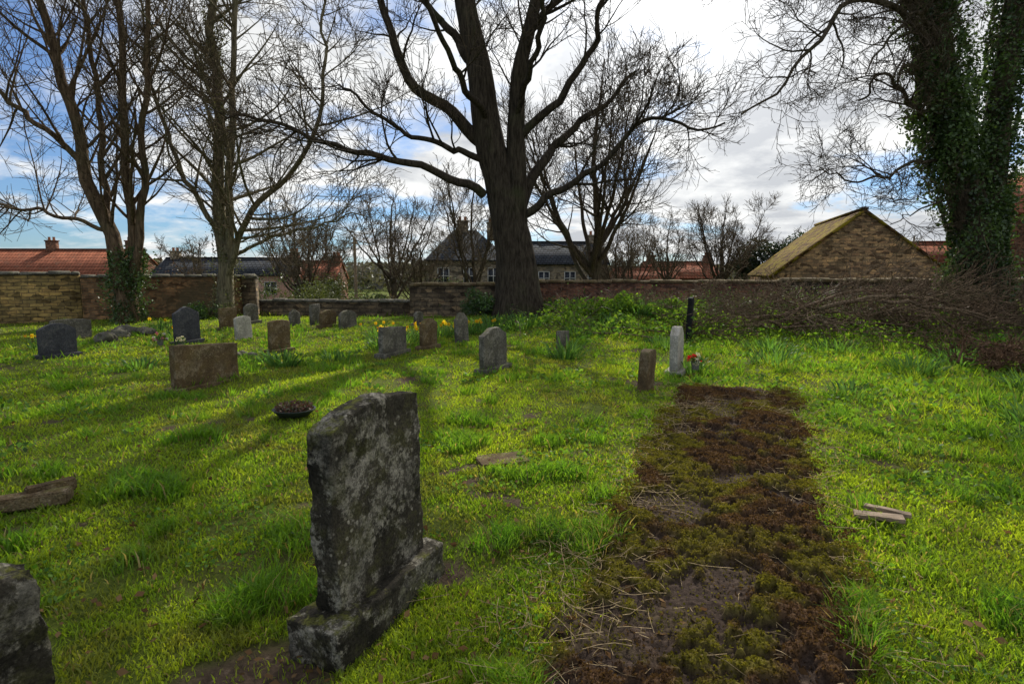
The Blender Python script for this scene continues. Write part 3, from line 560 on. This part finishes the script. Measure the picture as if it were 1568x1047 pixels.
# ---------- trees
Y0=18.5
T3=[([(.25,Y0,-.1),(.2,Y0,.7),(.13,Y0,1.93),(-.25,Y0,4.0),(-.75,Y0,6),(-1.05,Y0+.1,7.94),(-1.45,Y0+.2,9.85),(-1.8,Y0,13),(-2,Y0,17)],.72,.10,22,.4,1),
([(.1,Y0,2.6),(.15,Y0-.1,4.2),(.12,Y0-.2,5.6),(.1,Y0-.2,6.8),(.35,Y0-.3,8.2),(.75,Y0-.3,10),(1.3,Y0,14)],.40,.07,16,.35),
([(-.9,Y0-.2,4.0),(-1.5,Y0-.5,4.35),(-2.6,Y0-1,4.65),(-3.85,Y0-1.4,4.95),(-5.1,Y0-1.8,5.2),(-6.6,Y0-2,5.7),(-8,Y0-2.2,5.9)],.15,.03,20,.15),
([(-.9,Y0,5.6),(-1.5,Y0+.1,6.2),(-2.2,Y0+.2,6.8),(-2.9,Y0+.2,7.25),(-3.5,Y0,8.2),(-4,Y0,9.9),(-4.6,Y0,13)],.22,.06,16,.2),
([(-1,Y0-.2,5.1),(-2,Y0-.8,5.35),(-2.9,Y0-1.2,5.55),(-3.9,Y0-1.5,6.1),(-5,Y0-1.8,6.9)],.11,.03,15,.15),
([(.2,Y0,3.5),(.6,Y0+.2,4.5),(1.35,Y0+.5,5.6),(2.3,Y0+.7,6.5),(3.1,Y0+.8,7.),(4,Y0+1,8.1)],.22,.04,14,.25),
([(.4,Y0-.1,3.4),(.95,Y0-.3,3.85),(1.9,Y0-.6,4.3),(3.0,Y0-.8,5.2),(4.1,Y0-1,6.1),(5.4,Y0-1.2,5.7),(6.3,Y0-1.2,5.9)],.14,.025,17,.2),
([(.1,Y0-.2,5.6),(.9,Y0-.5,6.3),(1.75,Y0-.7,7.),(2.35,Y0-.8,8.1),(2.6,Y0-.8,9.3),(3.3,Y0,11.5)],.15,.04,14,.25),
([(-1.1,Y0,7.9),(-1.9,Y0+.2,9.),(-2.8,Y0+.3,10),(-3.8,Y0+.3,11.6)],.17,.05,13,.2),
([(.3,Y0-.3,8.),(1.0,Y0-.8,9.2),(2.2,Y0-1,10.2),(3.6,Y0-1,11.5)],.13,.04,13,.2),
([(-.8,Y0-.3,6.3),(-1.6,Y0-2,7.2),(-2.2,Y0-3.6,8.6),(-2.6,Y0-4.6,10.4)],.12,.03,13,.2),
([(.1,Y0-.3,6.4),(.7,Y0-2,7.8),(1.0,Y0-3.4,9.4),(1.8,Y0-4.6,10.6)],.11,.03,13,.2)]
tree('sycamore_tree',T3,MB,c2=6,c3=4,c4=2,l1=2.5,l2=1.35,l3=.7,l4=.38,wob=.12,trop=.07,bark=(.05,.042,.034),tw=.008)
T2y=20
T2=[([(-10.1,T2y,-.1),(-10.1,T2y,1.5),(-10.0,T2y,4.2),(-9.95,T2y,8.4),(-9.9,T2y,10.6),(-9.8,T2y,16)],.27,.06,56,.12,1),
([(-10,T2y,.9),(-9.75,T2y-.1,2.4),(-9.6,T2y-.1,5),(-9.3,T2y-.2,8),(-9.0,T2y-.2,11),(-8.6,T2y,15)],.17,.04,46,.15),
([(-9.9,T2y-.1,1.5),(-9.4,T2y-.4,2.6),(-8.6,T2y-.8,3.55),(-7.05,T2y-1.2,4.85),(-6.1,T2y-1.5,6.4),(-5.8,T2y-1.6,8),(-5.6,T2y-1.6,10.5)],.13,.03,30,.1),
([(-9.7,T2y,2.2),(-8.4,T2y-.3,2.7),(-6.8,T2y-.5,3.1),(-5,T2y-.8,3.6)],.07,.02,16,.15),
([(-10,T2y,3.0),(-10.8,T2y-.5,4.5),(-11.6,T2y-.6,7),(-11.9,T2y-.6,10.5)],.10,.03,22,.15)]
tree('bare_ash_tree',T2,MB,c2=6,c3=5,c4=0,l1=3.5,l2=1.5,l3=.8,ang=55,wob=.06,trop=.05,bark=(.17,.155,.11),twc=(.16,.13,.09),tw=.0085)
T1y=18.2
T1=[([(-12.3,T1y,-.1),(-12.3,T1y,1.2),(-12.5,T1y,2.3),(-13.2,T1y,4.5),(-13.6,T1y,6.9),(-14.2,T1y,9.8),(-15.3,T1y,14)],.28,.05,32,.2,1),
([(-12.2,T1y,.8),(-12.1,T1y+.1,2.4),(-12.0,T1y+.1,6),(-11.9,T1y+.1,9.8),(-11.8,T1y,15)],.17,.05,30,.15),
([(-12.1,T1y,1.2),(-11.7,T1y-.1,2.4),(-11.4,T1y-.1,5),(-10.8,T1y-.1,9.8),(-10.1,T1y,14)],.14,.04,30,.15),
([(-12.4,T1y,1.8),(-12.8,T1y+.2,3.5),(-12.9,T1y+.4,6),(-13.1,T1y+.4,10),(-13.2,T1y,14)],.12,.04,28,.15),
([(-12.8,T1y,2.9),(-13.8,T1y-.3,3.3),(-15.4,T1y-.5,3.6),(-17.4,T1y-.6,3.9)],.07,.02,18,.15),
([(-13.3,T1y,4.9),(-14.2,T1y-.4,6),(-15.8,T1y-.6,7.5),(-17.5,T1y-.6,9.5)],.10,.03,24,.1)]
tree('multi_stemmed_tree',T1,MB,c2=6,c3=5,c4=0,l1=3.4,l2=1.5,l3=.75,trop=.07,wob=.07,bark=(.11,.08,.055),twc=(.13,.10,.07),tw=.008)
T5y=16
T5=[([(13.2,T5y,.2),(13.1,T5y,1.5),(12.8,T5y,2.9),(12.3,T5y,4.2),(11.6,T5y,6.2),(11.1,T5y,8.7),(10.6,T5y,13)],.60,.2,12,.4,1),
([(13.2,T5y,1.6),(13.1,T5y,3.7),(13.15,T5y,6.2),(13.25,T5y,8.7),(13.5,T5y,13)],.42,.15,10,.4),
([(11.5,T5y,6.6),(10.8,T5y-.4,7.4),(9.6,T5y-1,8.0),(8.2,T5y-1.6,8.1),(7.0,T5y-2,6.9),(6.2,T5y-2.2,5.8),(5.2,T5y-2.4,5.2)],.12,.02,20,.15),
([(11.1,T5y,8.3),(9.3,T5y-.5,9.8),(7.2,T5y-1,10.4),(5.6,T5y-1.3,9.9),(4.6,T5y-1.5,8.8)],.13,.02,20,.15),
([(11.7,T5y,5.2),(10.6,T5y-.3,6.0),(9.6,T5y-.6,6.6),(8.9,T5y-.8,6.0)],.09,.02,14,.15),
([(12,T5y,4.4),(10.8,T5y-.3,4.5),(9.3,T5y-.6,4.0),(8.0,T5y-.8,4.3)],.06,.015,13,.15),
([(11.2,T5y,7.8),(10.3,T5y,8.9),(9.4,T5y+.3,9.6),(8.0,T5y+.6,10.2)],.12,.03,14,.15),
([(12.6,T5y,3.4),(11.4,T5y-.2,3.4),(10.4,T5y-.3,2.9)],.04,.012,9,.2),
([(11.4,T5y-.2,7.),(10.2,T5y-1,7.9),(9.0,T5y-1.6,7.2),(8.2,T5y-2,6.2)],.08,.015,14,.15)]
tree('ivy_clad_tree',T5,MB,c2=6,c3=4,c4=2,l1=1.9,l2=1.1,l3=.6,l4=.35,wob=.16,trop=.01,ang=52,bark=(.075,.062,.048),tw=.007)
def generic(name,x,y,H,spread,stems=8,r=.2,c1=9,c2=5,c3=4,c4=0,tw=.012,fork=.12,twc=(.14,.115,.085),up=1.0):
    g=Z(x,y); L=[]
    L.append(([(x,y,g-.1),(x+.02*H,y,g+.3*H),(x,y,g+.65*H),(x+.03*H,y,g+H)],r,.02,c1+4,.2,1))
    for i in range(stems):
        a=i*2*math.pi/stems+rng.normal(0,.3); s_=spread*(.55+.5*rng.random()); z0=fork*H*(.8+1.8*rng.random()); ht=H*(.6+.35*rng.random())*up
        dx,dy=math.cos(a),math.sin(a)
        L.append(([(x,y,g+z0),(x+dx*s_*.3,y+dy*s_*.3,g+z0+.2*(ht-z0)),(x+dx*s_*.7,y+dy*s_*.7,g+z0+.6*(ht-z0)),(x+dx*s_,y+dy*s_,g+ht)],r*.45,.02,c1,.2))
    k=H/12
    tree(name,L,MB,c2=c2,c3=c3,c4=c4,l1=3.0*k,l2=1.6*k,l3=.9*k,l4=.5*k,tw=tw,trop=.08,wob=.12,twc=twc,lw=.02)
generic('bare_lime_tree',4.2,30,13.4,4.6,12,.32,c1=12,c3=5,c4=0,tw=.011,twc=(.09,.07,.05))
generic('bare_tree',-8.2,39,8.2,3.4,9,.22,tw=.012); generic('bare_tree',-15.5,41,7.4,3.4,9,.2,tw=.012)
generic('bare_tree',16.4,45,8.2,2.9,12,.2,tw=.012,c2=7); generic('bare_tree',14.0,52,7.5,3,9,.2,tw=.013); generic('bare_tree',-1.9,27,7.2,2.3,7,.12,tw=.009)
generic('bare_tree',9.5,46,6.5,2.8,8,.18,tw=.012); generic('bare_tree',-38,62,5,3,8,.2,tw=.018); generic('bare_tree',-12,34,5.5,2.4,8,.12,tw=.010)
generic('bare_tree',-24,44,5.0,2.4,8,.14,tw=.012); generic('bare_tree',-5.3,33,5,2.2,8,.12,tw=.010); generic('bare_tree',24,48,6,3,8,.18,tw=.013)
generic('bare_tree',-20,62,8,3.5,8,.2,tw=.016); generic('bare_tree',7.2,40,6,2.4,8,.14,tw=.011)
def shrub(name,x,y,rx,ry,h,n,ca,cb,size=.1,mat=MI,zoff=0):
    acc=Acc(); g=Z(x,y)+zoff; nb=14; B=rng.normal(0,.42,(nb,3))*np.array([rx,ry,h*.5]); B[:,2]=abs(B[:,2])+h*.25; br=(.22+.2*rng.random(nb))*min(rx,h)
    k=rng.integers(0,nb,n); d=nrm(rng.normal(0,1,(n,3)))*(rng.random((n,1))**.45)*br[k][:,None]*1.25; P=B[k]+d; P[:,2]=np.clip(P[:,2],.02,None)
    sh=.55+.6*rng.random(nb)
    leafquads(acc,P,size,varcol(n,ca,cb)*sh[k][:,None])
    st=np.zeros((10,3)); st[:,:2]=rng.normal(0,.12,(10,2))*rx; dd=nrm(rng.normal(0,.5,(10,3))+np.array([0,0,1.])); tubes(acc,grow(st,dd,np.full(10,h*.8),6,.15,.05),np.full((10,7),.02),5,(.06,.05,.04))
    acc.obj(name,mat,loc=(x,y,g))
shrub('evergreen_tree',20.6,46,2.6,2.4,6.8,14000,(.025,.045,.02),(.045,.07,.03),.22)
for (x,y,rx,h,ca,cb) in [(-13,26,2.2,2.0,(.06,.09,.02),(.12,.15,.04)),(-10.5,30,2,2.6,(.08,.10,.03),(.15,.17,.04)),(-7,28,1.4,2.0,(.05,.09,.02),(.10,.14,.04)),(-17,33,2.5,2.6,(.13,.06,.04),(.18,.10,.05)),(-12,38,2.6,3.0,(.05,.08,.02),(.09,.13,.03)),(-4.5,38,2.2,2.6,(.08,.12,.03),(.14,.18,.04)),(-20,36,2.2,2.0,(.06,.09,.03),(.12,.15,.04)),(9,36,2.4,2.0,(.08,.09,.04),(.13,.13,.05)),(13,40,2.6,2.2,(.09,.10,.04),(.15,.14,.06)),(1.5,32,1.8,2.0,(.1,.08,.05),(.15,.12,.06)),(6.5,27,1.6,1.7,(.10,.07,.04),(.16,.11,.07)),(-26,50,3,2.6,(.07,.09,.03),(.12,.14,.04)),(-36,52,3.5,2.4,(.12,.07,.04),(.16,.11,.05)),(28,38,2.4,2.3,(.06,.08,.03),(.11,.12,.04)),(-8.5,34,1.8,2.0,(.14,.10,.05),(.2,.15,.08))]:
    shrub('hedge_shrub',x,y,rx,rx*.9,h,4500,ca,cb,.11)
shrub('ivy_bush',-.9,18.9,.9,.6,.8,3500,(.03,.07,.015),(.07,.14,.03),.07); shrub('ivy_bush',1.4,18.9,.8,.6,.7,3000,(.04,.09,.015),(.10,.18,.03),.07)
shrub('ivy_bush',-10.4,19.0,.7,.5,.6,2500,(.04,.09,.015),(.10,.18,.03),.07)
acc=Acc(); n=45000; th=rng.uniform(-.95,.95,n); R_=rng.uniform(85,140,n); x=R_*np.sin(th); y=R_*np.cos(th); top=2.0+3.2*vn(x,y,14,40)
z=-1.3+top*rng.random(n)**.8
leafquads(acc,np.stack([x,y,z],-1),.9,varcol(n,(.09,.085,.07),(.13,.125,.09),.25)); acc.obj('distant_treeline',MI)
def ivy(name,paths,n,size=.085,ca=(.02,.05,.012),cb=(.065,.12,.028),gap=.10):
    acc=Acc(); tot=sum(p[3] for p in paths)
    for pts,r0,r1,wt in paths:
        m=int(n*wt/tot); P=resample(pts,40); T=nrm(np.gradient(P,axis=0)); u=rng.random(m); f=u*38.99; i=f.astype(int); g=(f-i)[:,None]
        c=P[i]*(1-g)+P[i+1]*g; t=T[i]; rv=nrm(np.cross(t,rng.normal(0,1,t.shape))); an=np.arctan2(rv[:,1],rv[:,0])
        lob=vn(np.cos(an)*r0+c[:,0],c[:,2]+np.sin(an),.45,50)
        rad=(r0+(r1-r0)*u)*(.92+.10*rng.random(m))+.30*lob**2+.35*rng.random(m)**3*(lob>.55)
        q=c+rv*rad[:,None]; q[:,2]-=.1*rng.random(m); keep=lob>gap
        sh=(.55+.8*lob)[:,None]
        leafquads(acc,q[keep],size,(varcol(m,ca,cb)*sh)[keep])
    acc.obj(name,MI)
ivy('ivy',[(T5[0][0],.66,.34,4),(T5[1][0],.46,.30,3),([(12.2,T5y-.1,4.4),(11.6,T5y-.3,5.2),(11.0,T5y-.4,6.6),(10.6,T5y-.4,7.2)],.35,.2,1)],60000,.10,(.03,.06,.015),(.085,.14,.035))
ivy('ivy',[([(-12.3,T1y,-.1),(-12.3,T1y,1.2),(-12.5,T1y,2.3)],.32,.22,3),([(-12.1,T1y,1.2),(-11.7,T1y-.1,2.4)],.2,.13,1)],6500,.075,(.03,.06,.015),(.07,.12,.03),.2)
ivy('ivy',[(T2[0][0],.27,.10,1)],12000,.07,(.09,.10,.04),(.15,.15,.07),.4)
# ---------- brambles, dead branches
acc=Acc(); n=1700; x=np.r_[rng.normal(9.5,3.2,n*2//3),rng.uniform(1.5,16,n-n*2//3)]; y=np.r_[rng.normal(16.4,1.1,n*2//3),rng.normal(18,.8,n-n*2//3)]; st=np.stack([x,y,zt(x,y)-.05],-1)
d=nrm(rng.normal(0,.6,(n,3))+np.array([0,0,.9])); P=grow(st,d,.6+.7*rng.random(n),9,.10,-.14); tubes(acc,P,np.full((n,10),.007),3,(.19,.12,.085))
P2,R2=spawn(P,np.full((n,10),.007),3,.2,.35,50,.8,.02,3,.15,0); tubes(acc,P2,np.full(R2.shape,.005),3,(.17,.115,.08))
m=24000; k=rng.integers(0,n,m); j=rng.integers(1,8,m); q=P[k,j]+rng.normal(0,.12,(m,3)); leafquads(acc,q,.065,varcol(m,(.06,.13,.02),(.15,.22,.05)))
acc.obj('bramble_thicket',MI)
acc=Acc(); n=900; x=rng.normal(3.6,.9,n); y=rng.normal(18.4,.5,n)
blades(acc,x,y,zt(x,y),.5+.5*rng.random(n),np.full(n,.022),varcol(n,(.24,.17,.11),(.16,.10,.07)),.2+.5*rng.random(n)); acc.obj('dry_reeds',MI)
acc=Acc(); n=48000; x=np.r_[rng.uniform(1.3,17,n//2),rng.normal(3.6,1.5,n//4),rng.uniform(1,12,n-n//2-n//4)]; y=np.r_[rng.normal(15.6,1.6,n//2),rng.normal(16.2,.9,n//4),rng.normal(18.6,.7,n-n//2-n//4)]; kk=vr(x,y,.9,60)>.30; x=x[kk];y=y[kk];n=len(x)
leafquads(acc,np.stack([x,y,zt(x,y)+.42*rng.random(n)*vr(x,y,.5,61)*1.6],-1),.09,varcol(n,(.06,.15,.025),(.18,.28,.04)),flat=.9); acc.obj('nettle_patch',MG)
BC=(.17,.125,.09)
def pile(name,cx,cy,n,sx,sy,L,C,hh=.5):
    acc=Acc(); x=rng.normal(cx,sx,n); y=rng.normal(cy,sy,n); a=rng.normal(-.1,.5,n)+np.where(rng.random(n)<.5,0,math.pi)
    st=np.stack([x,y,zt(x,y)+.05+hh*rng.random(n)*np.exp(-((x-cx)/sx/1.4)**2)],-1); d=nrm(np.stack([np.cos(a),np.sin(a),rng.normal(.10,.24,n)],-1))
    P=grow(st,d,L*(.5+rng.random(n)),9,.10,-.012); P[...,2]=np.maximum(P[...,2],zt(P[...,0],P[...,1])+.02); R=(.009+.022*rng.random((n,1))**3)*np.linspace(1,.3,10)[None]; tubes(acc,P,R,5,C)
    P2,R2=spawn(P,R,6,.2,L*.4,40,.7,.012,5,.12,0); tubes(acc,P2,np.maximum(R2,.007),3,C)
    P3_,R3=spawn(P2,R2,3,.2,L*.2,40,.8,.012,3,.12,0); tubes(acc,P3_,np.maximum(R3,.006),3,C); acc.obj(name,MB)
pile('dead_branch_pile',7.6,13.8,110,1.9,.6,2.2,BC,.65); pile('dead_branch_pile',10.8,14.4,100,1.8,.6,2.4,BC,.7); pile('twig_heap',8.2,9.2,50,.45,.2,.6,(.17,.105,.07),.3); pile('twig_heap',9.2,10.5,50,.6,.3,.8,(.17,.11,.08),.3); pile('dead_branch_pile',5.9,15.4,45,1.2,.5,1.6,BC,.4)
acc=Acc(); 
for pts,r in [([(7.0,13.0,.75),(8.6,13.2,1.05),(10.4,13.5,.85),(12.6,13.9,.5)],.05),([(8.2,12.6,.95),(10,12.4,.7),(11.8,12.5,.3)],.04),([(6.4,13.8,.5),(8,14.2,1.0),(9.8,14.6,1.15),(12,15.2,1.0)],.045)]:
    P=resample(pts,14,.03)[None]; R=np.linspace(r,r*.4,14)[None]; tubes(acc,P,R,7,BC); a,b=spawn(P,R,14,.1,1.2,45,.6,.015,6,.12,0.02); tubes(acc,a,b,4,BC); a2,b2=spawn(a,b,5,.15,.5,45,.8,.012,4,.12,0); tubes(acc,a2,np.maximum(b2,.006),3,BC)
acc.obj('fallen_branch',MB)
# ---------- sky
W=bpy.data.worlds.new("World"); S.world=W; W.use_nodes=True; nt=W.node_tree
for n in list(nt.nodes): nt.nodes.remove(n)
EL=math.radians(33); AZ=math.radians(15)
sd=Vector((math.sin(AZ)*math.cos(EL),math.cos(AZ)*math.cos(EL),math.sin(EL)))
o=nt.nodes.new('ShaderNodeOutputWorld'); bg=nt.nodes.new('ShaderNodeBackground'); bg.inputs[1].default_value=.125
sky=nt.nodes.new('ShaderNodeTexSky'); sky.sky_type='NISHITA'; sky.sun_disc=False; sky.sun_elevation=EL; sky.sun_rotation=AZ; sky.air_density=1.0; sky.dust_density=.4; sky.ozone_density=3
tc=nt.nodes.new('ShaderNodeTexCoord'); v=tc.outputs['Generated']
sp=N_(nt,'ShaderNodeSeparateXYZ'); nt.links.new(v,sp.inputs[0])
def mth(op,a,b=None):
    m=nt.nodes.new('ShaderNodeMath'); m.operation=op
    for i,q in enumerate((a,b)):
        if q is None: continue
        if isinstance(q,(int,float)): m.inputs[i].default_value=q
        else: nt.links.new(q,m.inputs[i])
    return m.outputs[0]
zc=mth('ADD',mth('MAXIMUM',sp.outputs[2],0),.22)
cb=N_(nt,'ShaderNodeCombineXYZ'); nt.links.new(mth('DIVIDE',sp.outputs[0],zc),cb.inputs[0]); nt.links.new(mth('DIVIDE',sp.outputs[1],zc),cb.inputs[1])
n1=noise(nt,cb.outputs[0],1.5,11,.60)
of=N_(nt,'ShaderNodeVectorMath',operation='ADD'); nt.links.new(cb.outputs[0],of.inputs[0]); of.inputs[1].default_value=(.05,.22,0)
n1b=noise(nt,of.outputs[0],1.5,11,.60); n2=noise(nt,cb.outputs[0],3.2,8,.62)
dp=N_(nt,'ShaderNodeVectorMath',operation='DOT_PRODUCT'); nt.links.new(v,dp.inputs[0]); dp.inputs[1].default_value=sd
dot=mth('MAXIMUM',dp.outputs['Value'],0)
thick=mth('ADD',mth('MULTIPLY',mth('POWER',dot,6),.10),mth('MULTIPLY',sp.outputs[0],.05))
dens=mth('ADD',n1,thick)
cm=ramp(nt,dens,[(.41,(.08,.08,.08)),(.475,(.45,.45,.45)),(.54,(1,1,1))])
# cloud shading: darker where the cloud is thick towards the sun, bright at the edges
sh=mth('ADD',mth('MULTIPLY',mth('ADD',n1b,thick),.65),mth('MULTIPLY',n2,.35))
ccol=ramp(nt,sh,[(.42,(8.8,8.8,8.6)),(.52,(7.0,7.1,7.1)),(.62,(4.4,4.6,4.9))])
col=mixc(nt,cm,mixc(nt,1.0,sky.outputs[0],(.38,.58,.82),'MULTIPLY'),ccol)
gl=mth('ADD',mth('MULTIPLY',mth('POWER',dot,30),7),mth('MULTIPLY',mth('POWER',dot,8),1.3)); g3=N_(nt,'ShaderNodeCombineXYZ')
for i in range(3): nt.links.new(gl,g3.inputs[i])
col=mixc(nt,1.0,col,g3.outputs[0],'ADD')
nt.links.new(col,bg.inputs[0]); nt.links.new(bg.outputs[0],o.inputs[0])
sl=bpy.data.lights.new('sun','SUN'); sl.energy=5; sl.angle=math.radians(.5); sl.color=(1,.94,.82)
so=bpy.data.objects.new('sun',sl); S.collection.objects.link(so); so.rotation_euler=sd.to_track_quat('Z','Y').to_euler(); so.location=(0,0,30)
cam=bpy.data.cameras.new('camera'); co=bpy.data.objects.new('camera',cam); S.collection.objects.link(co)
co.location=(0,0,1.6); co.rotation_euler=(math.radians(83),0,0); cam.lens=20; cam.sensor_width=36; cam.clip_end=2000; cam.clip_start=.05
S.camera=co
